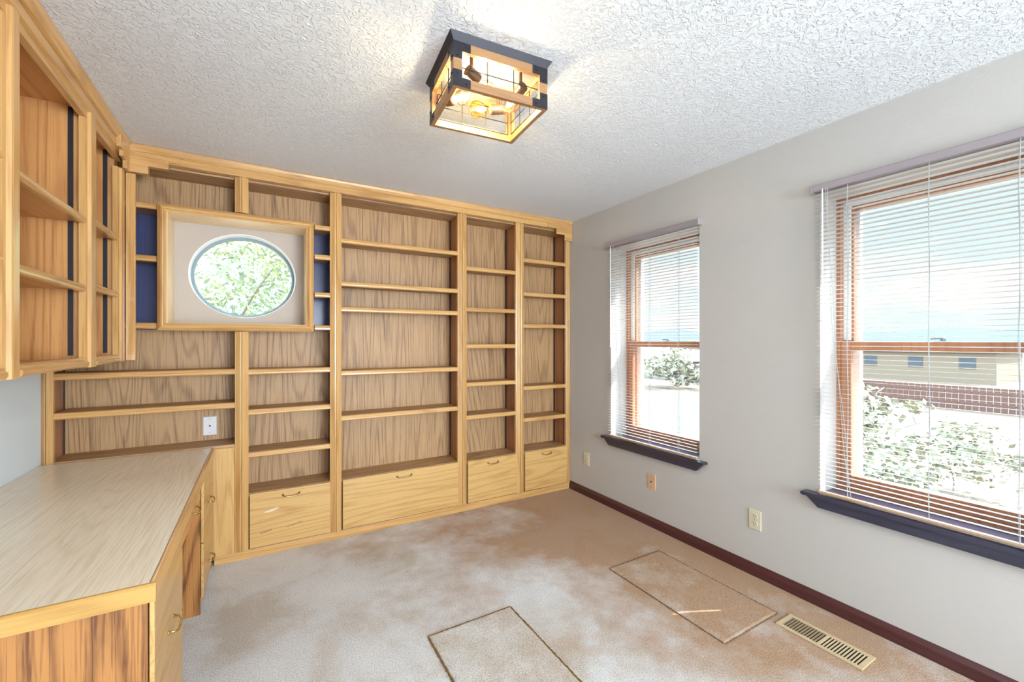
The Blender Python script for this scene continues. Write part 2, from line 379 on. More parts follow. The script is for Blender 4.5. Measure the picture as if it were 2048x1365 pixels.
def pull(parent, cx, y, z, w=0.085, axis='X', x=None):
    """bow handle; axis X on -Y face, axis Y on +X face"""
    b = B()
    pts = []
    for k in range(9):
        a = -1 + k / 4.0
        pts.append((a * w / 2, -0.024 + 0.006 * (abs(a) > 0.9) - 0.0, -0.006 * (1 - a * a)))
    pts = [(-w / 2 - 0.004, 0.0, 0.004), (-w / 2 - 0.002, -0.014, 0.003)] + pts + [(w / 2 + 0.002, -0.014, 0.003), (w / 2 + 0.004, 0.0, 0.004)]
    if axis == 'X': P = [(cx + p[0], y + p[1], z + p[2]) for p in pts]
    else: P = [(x - p[1], cx + p[0], z + p[2]) for p in pts]
    b.tube(P, 0.0036, 8)
    for sgn in (-1, 1):
        if axis == 'X': c = Vector((cx + sgn * (w / 2 + 0.004), y, z + 0.004)); b.tube([c, c + Vector((0, -0.003, 0))], 0.007, 10)
        else: c = Vector((x, cx + sgn * (w / 2 + 0.004), z + 0.004)); b.tube([c, c + Vector((0.003, 0, 0))], 0.007, 10)
    return b.build('handle', M_brass, parent, smooth=True)
STILES = [(-0.971, -0.926), (-0.135, -0.064), (0.406, 0.479), (1.338, 1.415), (1.871, 1.951), (2.404, 2.455)]
RAILZ = 2.358
def standard(parent, x, y, z0, z1, face):
    """perforated black shelf standard; face 'x-' lies on a side panel facing -X, 'x+' facing +X"""
    s_ = -1 if face == 'x-' else 1
    return box('shelf_standard', M_black, parent, x, x + s_ * 0.004, y - 0.0075, y + 0.0075, z0, z1)
def bookcase(i, label, shelves, deck, drawer=True, blue=None):
    xl, xr = STILES[i][1], STILES[i + 1][0]
    cxx = (xl + xr) / 2
    t_ = thing('bookcase', label, 'bookcase', (cxx, YF, 0), 'oak bookcase bays along the back wall')
    il = xl - (0.022 if i else 0.018); ir = xr + 0.022                 # inner faces of the sides
    il = il if i else -0.946
    zb = 0.055
    # side panels (behind the stiles)
    pl = (XLW + 0.001, il) if i == 0 else ((STILES[i][0] + STILES[i][1]) / 2 + 0.001, il)
    pr = (ir, XR - 0.003) if i == 4 else (ir, (STILES[i + 1][0] + STILES[i + 1][1]) / 2 - 0.001)
    for (pp, cut) in ((pl, i == 1), (pr, i == 0)):
        bx = B()
        for (za, zb_) in ([(zb, NZ0 - 0.018), (NZ1 + 0.018, RAILZ - 0.0135)] if cut else [(zb, RAILZ - 0.0135)]): bx.box(pp[0], pp[1], YF + 0.02, YB, za, zb_)
        bx.build('side_panel', W['sideZ'], t_)
    if i < 2:
        px0, px1 = (il, NX0 - 0.018) if i == 0 else (NX1 + 0.018, ir)
        box('back_panel', W['backZ'], t_, il, ir, YB, YB + 0.012, zb, 1.42)
        box('back_panel', W['backZ'], t_, il, ir, YB - 0.004, YB + 0.0, 2.125, RAILZ - 0.0135)
        tag(box('niche_back_panel', W['bluetint'], t_, px0, px1, YB - 0.004, YB, 1.42, 2.125), 'back panel beside the oval window, blue shade tint painted in')
    else:
        box('back_panel', W['backZ'], t_, il, ir, YB, YB + 0.012, zb, RAILZ - 0.0135)
    box('top_panel', W['backX'], t_, pl[0], pr[1], YF + 0.0205, YB + 0.01, RAILZ - 0.013, RAILZ - 0.001)
    if i == 0:
        B().prism(stile_poly(STILES[0][0], STILES[0][1], YF), 'Z', 0.055, 1.9).build('stile', W['frameZ'], t_)
    for q, sd in ((i, 'R'), (i + 1, 'L')):
        if q == 0: continue
        sx = STILES[q]
        poly = stile_poly(sx[0], sx[1], YF) if q == 5 else half(sx[0], sx[1], YF, sd)
        for (za, zb_) in ([(0.055, NZ0 - 0.048), (NZ1 + 0.048, RAILZ - 0.0005)] if q == 1 else [(0.055, RAILZ - 0.0005)]):
            B().prism(poly, 'Z', za, zb_).build('stile', W['frameZ'], t_)
    for (a, b_, z) in shelves:
        shelf(t_, a if a is not None else xl - 0.003, b_ if b_ is not None else xr + 0.003, z)
    # deck
    box('deck', W['backX'], t_, il, ir, YF + 0.001, YB, deck - 0.02, deck)
    # shelf standards
    for (zz0, zz1) in ([(deck, RAILZ)] if i > 1 else [(deck, 1.41)]):
        standard(t_, ir, YB - 0.012, zz0, zz1, 'x-')
        if i == 4: standard(t_, ir, YF + 0.05, zz0, zz1, 'x-')
        standard(t_, il, YB - 0.012, zz0, zz1, 'x+')
    if drawer:
        g = 0.006
        d = box('drop_front', W['drawX'], t_, xl + g, xr - 0.001, YF - 0.019, YF - 0.0005, 0.062, deck - 0.002, bevel=0.002)
        pull(d, cxx + (0.0 if i != 1 else 0.0), YF - 0.019, deck - 0.04, 0.085 if i != 2 else 0.10)
        box('carcass_front', M_slot, t_, xl, xr, YF + 0.0005, YF + 0.012, 0.055, deck - 0.021)
    return t_
L, R_ = None, None
b1 = bookcase(0, 'leftmost oak bookcase bay, partly behind the desk and left of the oval window',
              [(None, NX0 - 0.05, 2.118), (None, NX0 - 0.05, 1.820), (None, NX0 - 0.05, 1.437), (None, None, 1.163), (None, None, 0.956)], 0.718, False)
box('base_panel', W['drawZ'], b1, -0.926, STILES[1][0] - 0.001, YF - 0.016, YF + 0.004, 0.058, 0.702, bevel=0.002)
b2 = bookcase(1, 'narrow oak bookcase bay right of the desk with a scuffed drop front',
              [(NX1 + 0.05, None, 2.113), (NX1 + 0.05, None, 1.915), (NX1 + 0.05, None, 1.661), (NX1 + 0.05, None, 1.440), (None, None, 1.157), (None, None, 0.905), (None, None, 0.638)], 0.402)
b3 = bookcase(2, 'widest oak bookcase bay in the middle with a long drop front', [(None, None, z) for z in (2.043, 1.746, 1.570, 1.129, 0.818)], 0.402)
b4 = bookcase(3, 'second oak bookcase bay from the right wall, with five shelves', [(None, None, z) for z in (1.933, 1.604, 1.308, 1.000, 0.736)], 0.395)
b5 = bookcase(4, 'rightmost narrow oak bookcase bay against the cream wall', [(None, None, z) for z in (2.050, 1.757, 1.482, 0.941, 0.666)], 0.399)
# worn pale scuff and two dark splits on the drop front of the second bay
df = [c for c in b2.children if c.name.startswith('drop_front')][0]
def mark(name, cx, cz, w, h, mat, seed):
    rr = random.Random(seed); n = 22
    pl = [(cx + w / 2 * math.cos(6.283 * k / n) * rr.uniform(.75, 1.1), cz + 0.18 * w / 2 * math.cos(6.283 * k / n) + h / 2 * math.sin(6.283 * k / n) * rr.uniform(.6, 1.1)) for k in range(n)]
    return B().prism(pl, 'Y', YF - 0.0194, YF - 0.0185).build(name, mat, df)
mark('scuff_mark', 0.062, 0.281, 0.085, 0.016, plain('bare pale wood', (226, 206, 182), 0.6, noise=0.1), 3)
mark('wood_split', 0.030, 0.152, 0.075, 0.005, plain('dark wood split', (116, 78, 44), 0.7, noise=0.2), 4)
mark('wood_split', 0.190, 0.165, 0.110, 0.004, bpy.data.materials['dark wood split'], 5)
# continuous kick board
tag(box('kick_board', W['frameX'], None, -0.24, XR - 0.015, YF - 0.006, YF + 0.02, 0.0, 0.0545, bevel=0.002), 'long oak kick board under the back bookcases', 'kick board')
# crown across the back
cr_ = thing('crown_moulding', 'oak crown with stepped ends running along the back bookcases under the ceiling', 'moulding', (0.9, YF, 2.36))
B().prism([(YF + 0.019, RAILZ), (YF - 0.026, RAILZ), (YF - 0.026, 2.398), (YF + 0.019, 2.398)], 'X', -0.6185, XR - 0.002).build('rail', W['frameX'], cr_, 0.001)
B().prism([(YF + 0.019, 2.398), (YF - 0.030, 2.398), (YF - 0.035, 2.404), (YF - 0.035, 2.410), (YF - 0.040, 2.420), (YF - 0.044, 2.432), (YF - 0.044, 2.4385), (YF + 0.019, 2.4385)], 'X', -0.6185, XR - 0.002).build('cornice', W['frameX'], cr_)
B().prism([(2.186, 2.397), (2.186, RAILZ - 0.001), (2.279, RAILZ - 0.001), (2.279, 2.309), (2.369, 2.309), (2.369, 2.262), (2.454, 2.262), (2.454, 2.397)], 'Y', YF - 0.034, YF - 0.0235).build('stepped_bracket', W['frameX'], cr_)
B().prism([(-0.62, 2.397), (-0.62, 2.283), (-0.540, 2.283), (-0.540, 2.327), (-0.451, 2.327), (-0.451, RAILZ + 0.01), (-0.40, RAILZ + 0.01), (-0.40, 2.397)], 'Y', YF - 0.034, YF + 0.004).build('stepped_bracket', W['frameX'], cr_)

# ------------------------------------------------------------------ wall cabinet on the left wall
XC = -0.655; CY0, CY1, CZ0, CZ1 = 1.20, 3.115, 1.238, 2.395
wc = thing('wall_cabinet', 'open oak wall cabinet hanging on the left wall above the desk', 'cabinet', (XLW, CY0, CZ0))
SY = [(1.20, 1.30), (1.838, 1.933), (2.532, 2.645), (3.018, 3.114)]
def stile_poly_y(y0, y1, x):
    return [(2 * 0 + q[1], q[0]) for q in [(a, x - (bq - 0)) for a, bq in [(y0, 0.02), (y0, -0.002), (y0 + 0.016, -0.004), (y0 + 0.022, -0.014), (y0 + 0.03, -0.016), (y1 - 0.03, -0.016), (y1 - 0.026, -0.010), (y1 - 0.02, -0.012), (y1, -0.003), (y1, 0.02)]]]
for (a, c) in SY:
    B().prism(stile_poly_y(a, c, XC), 'Z', CZ0 - 0.002 if a != SY[-1][0] else CZ0 + 0.004, 2.355 if a != SY[-1][0] else 2.280).build('stile', W['frameZ'], wc)
for k, (a, c) in enumerate(SY):
    m = (a + c) / 2; lo, hi = m - 0.022, m + 0.022
    if k == 0: lo, hi = CY0 + 0.001, CY0 + 0.03
    if k == 3: lo, hi = 3.045, 3.112
    box('side_panel', W['amberZ'], wc, XLW + 0.002, XC - 0.02, lo, hi, CZ0 + 0.012, CZ1)
    if k: box('shelf_standard', M_black, wc, -0.717, -0.700, lo - 0.004, lo, CZ0 + 0.05, CZ1 - 0.03)
box('back_panel', W['amberZ'], wc, XLW + 0.002, XLW + 0.010, CY0 + 0.03, 3.045, CZ0 + 0.012, CZ1)
box('bottom_panel', W['amberY'], wc, XLW + 0.010, XC - 0.02, CY0 + 0.03, 3.045, CZ0 + 0.012, CZ0 + 0.034)
box('top_panel', W['amberY'], wc, XLW + 0.010, XC - 0.02, CY0 + 0.03, 3.045, 2.372, 2.392)
for k in range(3):
    y0, y1 = SY[k][1] - 0.002, SY[k + 1][0] + 0.002
    B().prism([(XC - 0.02, CZ0 + 0.002), (XC + 0.010, CZ0 + 0.002), (XC + 0.014, CZ0 + 0.008), (XC + 0.014, CZ0 + 0.020), (XC + 0.008, CZ0 + 0.024), (XC + 0.006, CZ0 + 0.034), (XC - 0.002, CZ0 + 0.040), (XC - 0.02, CZ0 + 0.040)], 'Y', y0, y1).build('bottom_rail', W['frameY'], wc)
    for zc in (1.876, 1.580) if k == 1 else (1.900, 1.600):
        h = 0.016
        ns = B().prism([(XC - 0.018, zc - h), (XC - 0.002, zc - h), (XC + 0.004, zc - h + 0.005), (XC + 0.004, zc - 0.004), (XC + 0.001, zc), (XC + 0.004, zc + 0.004), (XC, zc + h - 0.003), (XC - 0.006, zc + h), (XC - 0.018, zc + h)], 'Y', y0, y1).build('shelf', W['frameY'], wc)
        m0, m1 = ((SY[k][0] + SY[k][1]) / 2 + 0.0225 if k else CY0 + 0.031), ((SY[k + 1][0] + SY[k + 1][1]) / 2 - 0.027 if k < 2 else 3.040)
        box('shelf_board', W['amberY'], ns, XLW + 0.011, XC - 0.018, m0, m1, zc - 0.006, zc + h - 0.001)
B().prism([(XC - 0.02, 2.322), (XC + 0.004, 2.322), (XC + 0.004, 2.352), (XC + 0.018, 2.356), (XC + 0.018, 2.392), (XC + 0.013, 2.394), (XC + 0.013, 2.397), (XC + 0.028, 2.400), (XC + 0.034, 2.410), (XC + 0.038, 2.424), (XC + 0.046, 2.430), (XC + 0.046, 2.4385), (XC - 0.02, 2.4385)], 'Y', CY0, 3.075).build('crown', W['frameY'], wc)
B().prism([(2.913, 2.430), (2.913, 2.352), (2.965, 2.352), (2.965, 2.322), (3.03, 2.322), (3.03, 2.280), (3.108, 2.280), (3.108, 2.430)], 'X', XC + 0.0185, XC + 0.036).build('stepped_bracket', W['frameY'], wc)
box('corner_post', W['frameZ'], wc, XC + 0.0165, -0.597, YF - 0.022, YF - 0.004, CZ0 + 0.006, 2.278, bevel=0.002)

# ------------------------------------------------------------------ desk
dk = thing('desk', 'long oak desk with a pale top and knee space along the left wall', 'desk', (XLW, 1.437, 0))
DX, DZ = -0.236, 0.715
D0, D1 = 1.437, 3.094
b = B().box(XLW + 0.002, DX - 0.016, D0 + 0.016, D1, DZ - 0.036, DZ); b.build('desktop', W['desktop'], dk)
B().prism([(D0, DZ - 0.046), (D0 + 0.015, DZ - 0.046), (D0 + 0.015, DZ + 0.0005), (D0 + 0.008, DZ + 0.0005), (D0 + 0.001, DZ - 0.006)], 'X', XLW + 0.002, DX).build('front_edge', W['desktrim'], dk, 0.0015)
B().prism([(DX, DZ - 0.046), (DX - 0.015, DZ - 0.046), (DX - 0.015, DZ + 0.0005), (DX - 0.008, DZ + 0.0005), (DX - 0.001, DZ - 0.006)], 'Y', D0 + 0.0155, D1).build('side_edge', W['frameY'], dk, 0.0015)
DF = -0.256   # carcass face
def pedestal(y0, y1, fronts):
    b = B(); b.box(XLW + 0.004, DF, y0, y0 + 0.018, 0.0, DZ - 0.047); b.build('side_panel', W['deskend'], dk)
    b = B(); b.box(XLW + 0.004, DF, y1 - 0.018, y1, 0.0, DZ - 0.047); b.build('side_panel', W['amberZ'], dk)
    box('carcass', M_slot, dk, XLW + 0.01, DF - 0.004, y0 + 0.019, y1 - 0.019, 0.03, DZ - 0.05)
    box('face_frame', W['frameZ'], dk, DF - 0.003, DF + 0.001, y0 + 0.019, y1 - 0.019, 0.04, DZ - 0.048)
    for (z0, z1, hz) in fronts:
        d = box('drawer', W['drawY'], dk, DF + 0.002, DF + 0.014, y0 + 0.004, y1 - 0.004, z0, z1, bevel=0.003)
        pull(d, (y0 + y1) / 2, None, hz, 0.085, 'Y', DF + 0.014)
pedestal(1.456, 1.935, [(0.386, 0.664, 0.46), (0.08, 0.380, 0.17)])
pedestal(2.595, 3.092, [(0.352, 0.664, 0.484), (0.08, 0.346, 0.170)])
d = box('pencil_drawer', W['amberY'], dk, DF - 0.012, DF + 0.002, 1.940, 2.590, 0.575, 0.664, bevel=0.002)
pull(d, 2.32, None, 0.605, 0.085, 'Y', DF + 0.002)
box('modesty_panel', W['amberY'], dk, XLW + 0.03, XLW + 0.045, 1.936, 2.594, 0.05, DZ - 0.05)

# ------------------------------------------------------------------ windows in the right wall
def win(n, y0, y1, label):
    w = struct(thing('window_%d' % n, label, 'window', (XR + 0.18, (y0 + y1) / 2, WZ0))); del w['category']
    x = XR + 0.172
    def ring(b, xa, xb, th, ya=y0, yb=y1, za=WZ0, zb=WZ1, thb=None, tht=None):
        thb = th if thb is None else thb; tht = th if tht is None else tht
        b.box(xa, xb, ya, ya + th, za, zb); b.box(xa, xb, yb - th, yb, za, zb)
        b.box(xa, xb, ya + th, yb - th, za, za + thb); b.box(xa, xb, ya + th, yb - th, zb - tht, zb); return b
    ring(B(), x, x + 0.10, 0.018).build('window_frame', W['sash'], w)
    a, c = y0 + 0.0185, y1 - 0.0185; mid = 1.325
    s1 = ring(B(), x + 0.004, x + 0.034, 0.044, a, c, WZ0 + 0.0185, mid + 0.022, 0.058, 0.042).build('lower_sash', W['sash'], w, 0.003)
    s2 = ring(B(), x + 0.048, x + 0.078, 0.040, a, c, mid - 0.024, WZ1 - 0.0185, 0.040, 0.046).build('upper_sash', W['sash'], w, 0.003)
    ring(B(), x + 0.0345, x + 0.0475, 0.030, a, c, mid + 0.03, WZ1 - 0.0185, 0.0, 0.024).build('parting_stop', M_white, w)
    ring(B(), x + 0.101, x + 0.135, 0.066, y0, y1, WZ0 - 0.01, WZ1).build('outer_casing', M_white, w)
    box('pane', M_glass, s1, x + 0.017, x + 0.020, a + 0.044, c - 0.044, WZ0 + 0.0765, mid - 0.020)
    box('pane', M_glass, s2, x + 0.061, x + 0.064, a + 0.040, c - 0.040, mid + 0.016, WZ1 - 0.0645)
    # sash lock
    cy_ = (y0 + y1) / 2; b = B()
    b.box(x + 0.008, x + 0.030, cy_ - 0.028, cy_ + 0.028, mid + 0.022, mid + 0.026)
    b.tube([(x + 0.020, cy_, mid + 0.026), (x + 0.020, cy_, mid + 0.036)], 0.010, 12)
    b.tube([(x + 0.020, cy_, mid + 0.037), (x + 0.012, cy_ + 0.022, mid + 0.038), (x + 0.008, cy_ + 0.040, mid + 0.036)], 0.0045, 8)
    b.build('sash_lock', M_ring, w, smooth=False)
    # dark stool and bevel-ended apron
    st = B().prism([(y0 - 0.055, WZ0 - 0.018), (y0 - 0.060, WZ0 - 0.012), (y0 - 0.060, WZ0 - 0.003), (y0 - 0.055, WZ0), (y1 + 0.065, WZ0), (y1 + 0.070, WZ0 - 0.003), (y1 + 0.070, WZ0 - 0.012), (y1 + 0.065, WZ0 - 0.018)], 'X', XR - 0.050, XR - 0.0005)
    st.box(XR - 0.0005, XR + 0.171, y0 + 0.0005, y1 - 0.0005, WZ0 - 0.018, WZ0)
    st.build('window_sill', W['sill'], w)
    B().prism([(y0 - 0.045, WZ0 - 0.0185), (y0 + 0.004, WZ0 - 0.068), (y1 - 0.002, WZ0 - 0.068), (y1 + 0.055, WZ0 - 0.0185)], 'X', XR - 0.034, XR - 0.0005).build('apron', W['sill'], w, 0.002)
    return w
win(1, 1.775, 2.587, 'far tall sash window beside the bookcases')
win(2, 0.268, 1.080, 'near tall sash window at the right edge of the picture')
def blind(y0, y1, label, wand_y, cord_y):
    bl = thing('window_blind', label, 'blind', (XR - 0.02, (y0 + y1) / 2, 0.59), 'white slatted window blinds')
    xc = XR - 0.018
    hr = B().prism([(XR - 0.001, 2.104), (XR - 0.040, 2.104), (XR - 0.042, 2.108), (XR - 0.042, 2.134), (XR - 0.038, 2.138), (XR - 0.001, 2.138)], 'Y', y0 - 0.012, y1 + 0.018)
    h = hr.build('headrail', M_head, bl, 0.001)
    for yy in (y0 - 0.0125, y1 + 0.0185):
        b = B(); s_ = 1 if yy > y1 else -1
        b.box(XR - 0.045, XR - 0.0005, yy, yy + s_ * 0.010, 2.100, 2.141); b.build('end_bracket', M_head, bl, 0.001)
    sl = B(); z = 2.090; k = 0; tilt = math.radians(-5)
    while z > 0.612:
        sec = []
        for q in range(5):
            u = -1 + q / 2.0
            sec.append((u * 0.0125, 0.0012 * (1 - u * u)))
        top = [(xc + p[0] * math.cos(tilt) - p[1] * math.sin(tilt), z + p[0] * math.sin(tilt) + p[1] * math.cos(tilt) + 0.0004) for p in sec]
        bot = [(p[0], p[1] - 0.0005) for p in top][::-1]
        sag = 0.0008 * math.sin(k * 1.7)
        sl.prism([(p[0], p[1] + sag) for p in top + bot], 'Y', y0 + 0.002, y1 + (0.014 if z > 0.92 or y0 > 1.5 else -0.003))
        z -= 0.0212; k += 1
    sl.build('slats', M_slat, bl)
    br = B().prism([(xc - 0.012, 0.583), (xc + 0.012, 0.583), (xc + 0.014, 0.590), (xc + 0.010, 0.597), (xc - 0.010, 0.597), (xc - 0.014, 0.590)], 'Y', y0 + 0.002, y1 - 0.004)
    br.build('bottom_rail', M_railb, bl, 0.001)
    for yy in (y0 + 0.145, (y0 + y1) / 2 - 0.01, y1 - 0.125):
        b = B()
        for dx in (-0.0135, 0.0135):
            pts = [(xc + dx, yy + (0.004 if dx > 0 else -0.004) + 0.003 * math.sin(j * 1.3), 2.104 - j * (2.104 - 0.598) / 12) for j in range(13)]
            b.tube(pts, 0.0009, 5)
        b.tube([(xc, yy, 2.104), (xc, yy, 0.598)], 0.0011, 5)
        b.build('ladder_cord', M_cord, bl)
    b = B(); b.tube([(XR - 0.047, wand_y, 2.098), (XR - 0.047, wand_y, 1.30)], 0.0035, 6); b.tube([(XR - 0.047, wand_y, 2.11), (XR - 0.047, wand_y, 2.098)], 0.002, 6)
    b.build('tilt_wand', M_white, bl)
    b = B()
    for dy in (0, 0.006):
        pts = [(XR - 0.050, cord_y + dy - 0.10 * (j / 16.0) ** 1.6 + 0.004 * math.sin(j * 0.9 + dy * 300), 2.105 - j * 1.50 / 16) for j in range(17)]
        b.tube(pts, 0.0011, 5)
    b.build('lift_cord', M_cord, bl)
blind(1.775, 2.587, 'white horizontal blind over the far window beside the bookcases', 2.545, 2.505)
blind(0.268, 1.080, 'white horizontal blind over the near window cut by the picture edge', 1.05, 1.025)

# ------------------------------------------------------------------ wall plates
def duplex(y, z, label):
    p = thing('wall_outlet', label, 'outlet', (XR, y, z), 'ivory duplex outlets on the right wall')
    box('cover_plate', M_ivory, p, XR - 0.006, XR - 0.0002, y - 0.035, y + 0.035, z - 0.057, z + 0.057, bevel=0.003)
    for dz in (-0.021, 0.021):
        b = B(); pts = []
        for k in range(20):
            a = 2 * math.pi * k / 20; pts.append((y + 0.0165 * math.cos(a), z + dz + max(-0.0125, min(0.0125, 0.0165 * math.sin(a)))))
        b.prism(pts, 'X', XR - 0.009, XR - 0.0062); rc = b.build('receptacle', M_ivory, p)
        b = B()
        b.box(XR - 0.0096, XR - 0.0088, y - 0.008, y - 0.0055, z + dz - 0.001, z + dz + 0.008); b.box(XR - 0.0096, XR - 0.0088, y + 0.0055, y + 0.008, z + dz, z + dz + 0.008)
        b.tube([(XR - 0.0096, y, z + dz - 0.007), (XR - 0.0088, y, z + dz - 0.007)], 0.0025, 8); b.build('slots', M_slot, rc)
    b = B().tube([(XR - 0.0072, y, z), (XR - 0.006, y, z)], 0.003, 10).build('screw', M_brass, p)
duplex(2.887, 0.321, 'ivory outlet low on the wall close to the bookcase corner')
duplex(1.411, 0.322, 'ivory outlet low on the wall between the two windows')
pt = thing('cable_plate', 'tan cable wall plate low on the wall under the far window', 'wall plate', (XR, 2.166, 0.327))
box('cover_plate', M_tan, pt, XR - 0.006, XR - 0.0002, 2.131, 2.201, 0.270, 0.384, bevel=0.003)
B().tube([(XR - 0.014, 2.166, 0.327), (XR - 0.006, 2.166, 0.327)], 0.0045, 10).build('jack', M_slot, pt)
b = B()
for dz in (-0.042, 0.042): b.tube([(XR - 0.0075, 2.166, 0.327 + dz), (XR - 0.006, 2.166, 0.327 + dz)], 0.003, 8)
b.build('screws', M_brass, pt)
pt = thing('cable_plate', 'white cable wall plate on the leftmost bookcase back above the desk', 'wall plate', (-0.278, YB, 0.81))
box('cover_plate', M_platew, pt, -0.314, -0.242, YB - 0.006, YB - 0.0002, 0.750, 0.868, bevel=0.003)
B().tube([(-0.278, YB - 0.016, 0.81), (-0.278, YB - 0.006, 0.81)], 0.0045, 10).build('jack', M_slot, pt)
b = B()
for dz in (-0.042, 0.042): b.tube([(-0.278, YB - 0.0075, 0.81 + dz), (-0.278, YB - 0.006, 0.81 + dz)], 0.003, 8)
b.build('screws', M_brass, pt)

# ------------------------------------------------------------------ floor register
vt = thing('floor_register', 'beige metal floor register sunk in the carpet beside the baseboard', 'vent', (2.183, 0.95, 0))
vx0, vx1, vy0, vy1 = 2.118, 2.250, 0.780, 1.120
b = B(); z0, z1 = 0.001, 0.007
b.box(vx0, vx0 + 0.018, vy0, vy1, z0, z1); b.box(vx1 - 0.018, vx1, vy0, vy1, z0, z1)
b.box(vx0 + 0.018, vx1 - 0.018, vy0, vy0 + 0.020, z0, z1); b.box(vx0 + 0.018, vx1 - 0.018, vy1 - 0.020, vy1, z0, z1)
b.box(vx0 + 0.018, vx1 - 0.018, 0.946, 0.954, z0, z1)
b.build('frame', M_vent, vt, 0.001)
box('duct', M_duct, vt, vx0 + 0.016, vx1 - 0.016, vy0 + 0.018, vy1 - 0.018, 0.0005, 0.0018)
for (a, c, m_) in ((vy0 + 0.020, 0.946, M_vent), (0.954, vy1 - 0.020, M_ventd)):
    n_ = 12; b = B(); pitch = (c - a) / n_
    for k in range(n_ - 1 + 1):
        yy = a + (k + 0.78) * pitch; wd = pitch * (0.36 if m_ is M_vent else 0.5)
        b.prism([(yy - wd / 2, 0.006), (yy + wd / 2, 0.0065), (yy + wd / 2, 0.005), (yy - wd / 2, 0.002)], 'X', vx0 + 0.018, vx1 - 0.018)
    b.build('louvers', m_, vt)

# ------------------------------------------------------------------ loose carpet pieces let into the floor
M_seam = plain('worn carpet seam', (132, 104, 80), 0.95, noise=0.4, nscale=150)
def patch(x0, x1, y0, y1, label, bound, bm_=None):
    p = thing('carpet_piece', label, 'carpet piece', ((x0 + x1) / 2, (y0 + y1) / 2, 0), 'cut carpet pieces on the floor')
    b = B(); N = 40; top = []
    def edge(a, c, n_): return [(a[0] + (c[0] - a[0]) * i / n_ + random.uniform(-.0012, .0012), a[1] + (c[1] - a[1]) * i / n_ + random.uniform(-.0012, .0012)) for i in range(n_)]
    loop = edge((x0, y0), (x1, y0), 30) + edge((x1, y0), (x1, y1), 40) + edge((x1, y1), (x0, y1), 30) + edge((x0, y1), (x0, y0), 40)
    n_ = len(loop); cxp, cyp = (x0 + x1) / 2, (y0 + y1) / 2
    ins = [(cxp + (q[0] - cxp) * (1 - 0.010 / abs(x1 - x0) * 2), cyp + (q[1] - cyp) * (1 - 0.010 / abs(y1 - y0) * 2)) for q in loop]
    vs_ = [(q[0], q[1], 0.0002) for q in loop] + [(q[0], q[1], 0.0045) for q in loop] + [(q[0], q[1], 0.0085) for q in ins]
    fs = [tuple(range(2 * n_, 3 * n_)), tuple(range(n_))[::-1]]
    for r in range(2):
        for k in range(n_):
            j = (k + 1) % n_; fs.append((r * n_ + k, r * n_ + j, (r + 1) * n_ + j, (r + 1) * n_ + k))
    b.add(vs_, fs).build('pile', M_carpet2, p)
    for (e0, e1, w_) in bound:
        pts = [Vector((e0[0] + (e1[0] - e0[0]) * i / 80 + random.uniform(-.0012, .0012), e0[1] + (e1[1] - e0[1]) * i / 80 + random.uniform(-.0008, .0008), 0.0025 + random.uniform(0, .0012))) for i in range(81)]
        B().tube(pts, [w_ * random.uniform(0.55, 1.3) for _ in pts], 6).build('frayed_edge', bm_ or M_groove, p)
patch(0.662, 1.087, 1.10, 1.870, 'loose cut carpet piece with frayed golden edges at the bottom of the picture', [((0.657, 1.87), (0.657, 1.10), 0.0042), ((1.092, 1.87), (1.092, 1.10), 0.0042), ((0.66, 1.875), (1.09, 1.875), 0.0022)])
patch(1.783, 2.203, 1.160, 1.885, 'cut carpet piece near the baseboard, with the small sun streak on it', [((1.779, 1.16), (1.779, 1.885), 0.0022), ((1.779, 1.889), (2.207, 1.889), 0.0026), ((2.207, 1.885), (2.207, 1.16), 0.0026), ((1.783, 1.156), (2.203, 1.156), 0.0024)], M_seam)

# ------------------------------------------------------------------ ceiling light
LC = Vector((0.790, 1.547, 0)); LR = Matrix.Translation(LC) @ Matrix.Rotation(math.radians(-5), 4, 'Z')
lt = thing('ceiling_light', 'square wood and dark metal cage ceiling light with four glowing bulbs', 'lamp', (LC.x, LC.y, 2.44))
hx, hy, zt, zb = 0.190, 0.160, 2.415, 2.256; bw = 0.032; th = 0.016
def LB(b, name, mat, parent, bevel=0.0, smooth=False): return b.xform(LR).build(name, mat, parent, bevel, smooth)
b = B(); o1 = 0.016
ring0 = [(-hx, -hy), (hx, -hy), (hx, hy), (-hx, hy)]; ring1 = [(-hx - o1, -hy - o1), (hx + o1, -hy - o1), (hx + o1, hy + o1), (-hx - o1, hy + o1)]
b.add([(p[0], p[1], zt) for p in ring0] + [(p[0], p[1], 2.4395) for p in ring1], [(0, 1, 2, 3), (4, 5, 6, 7), (0, 1, 5, 4), (1, 2, 6, 5), (2, 3, 7, 6), (3, 0, 4, 7)])
LB(b, 'ceiling_plate', M_metal, lt)
b = B().box(-hx + 0.018, hx - 0.018, -hy + 0.018, hy - 0.018, zt - 0.003, zt - 0.0003); LB(b, 'reflector', M_metall, lt)
wd = B()
for (z0, z1) in ((zb, zb + bw), (zt - bw, zt - 0.0005)):
    wd.box(-hx, hx, -hy, -hy + th, z0, z1); wd.box(-hx, hx, hy - th, hy, z0, z1)
    wd.box(-hx, -hx + th, -hy + th, hy - th, z0, z1); wd.box(hx - th, hx, -hy + th, hy - th, z0, z1)
for sx in (-1, 1):
    for sy in (-1, 1):
        wd.box(sx * hx, sx * (hx - bw), sy * hy, sy * (hy - th), zb + bw, zt - bw); wd.box(sx * hx, sx * (hx - th), sy * (hy - th), sy * (hy - bw), zb + bw, zt - bw)
LB(wd, 'wooden_cage', W['lampwood'], lt)
ar = 0.064
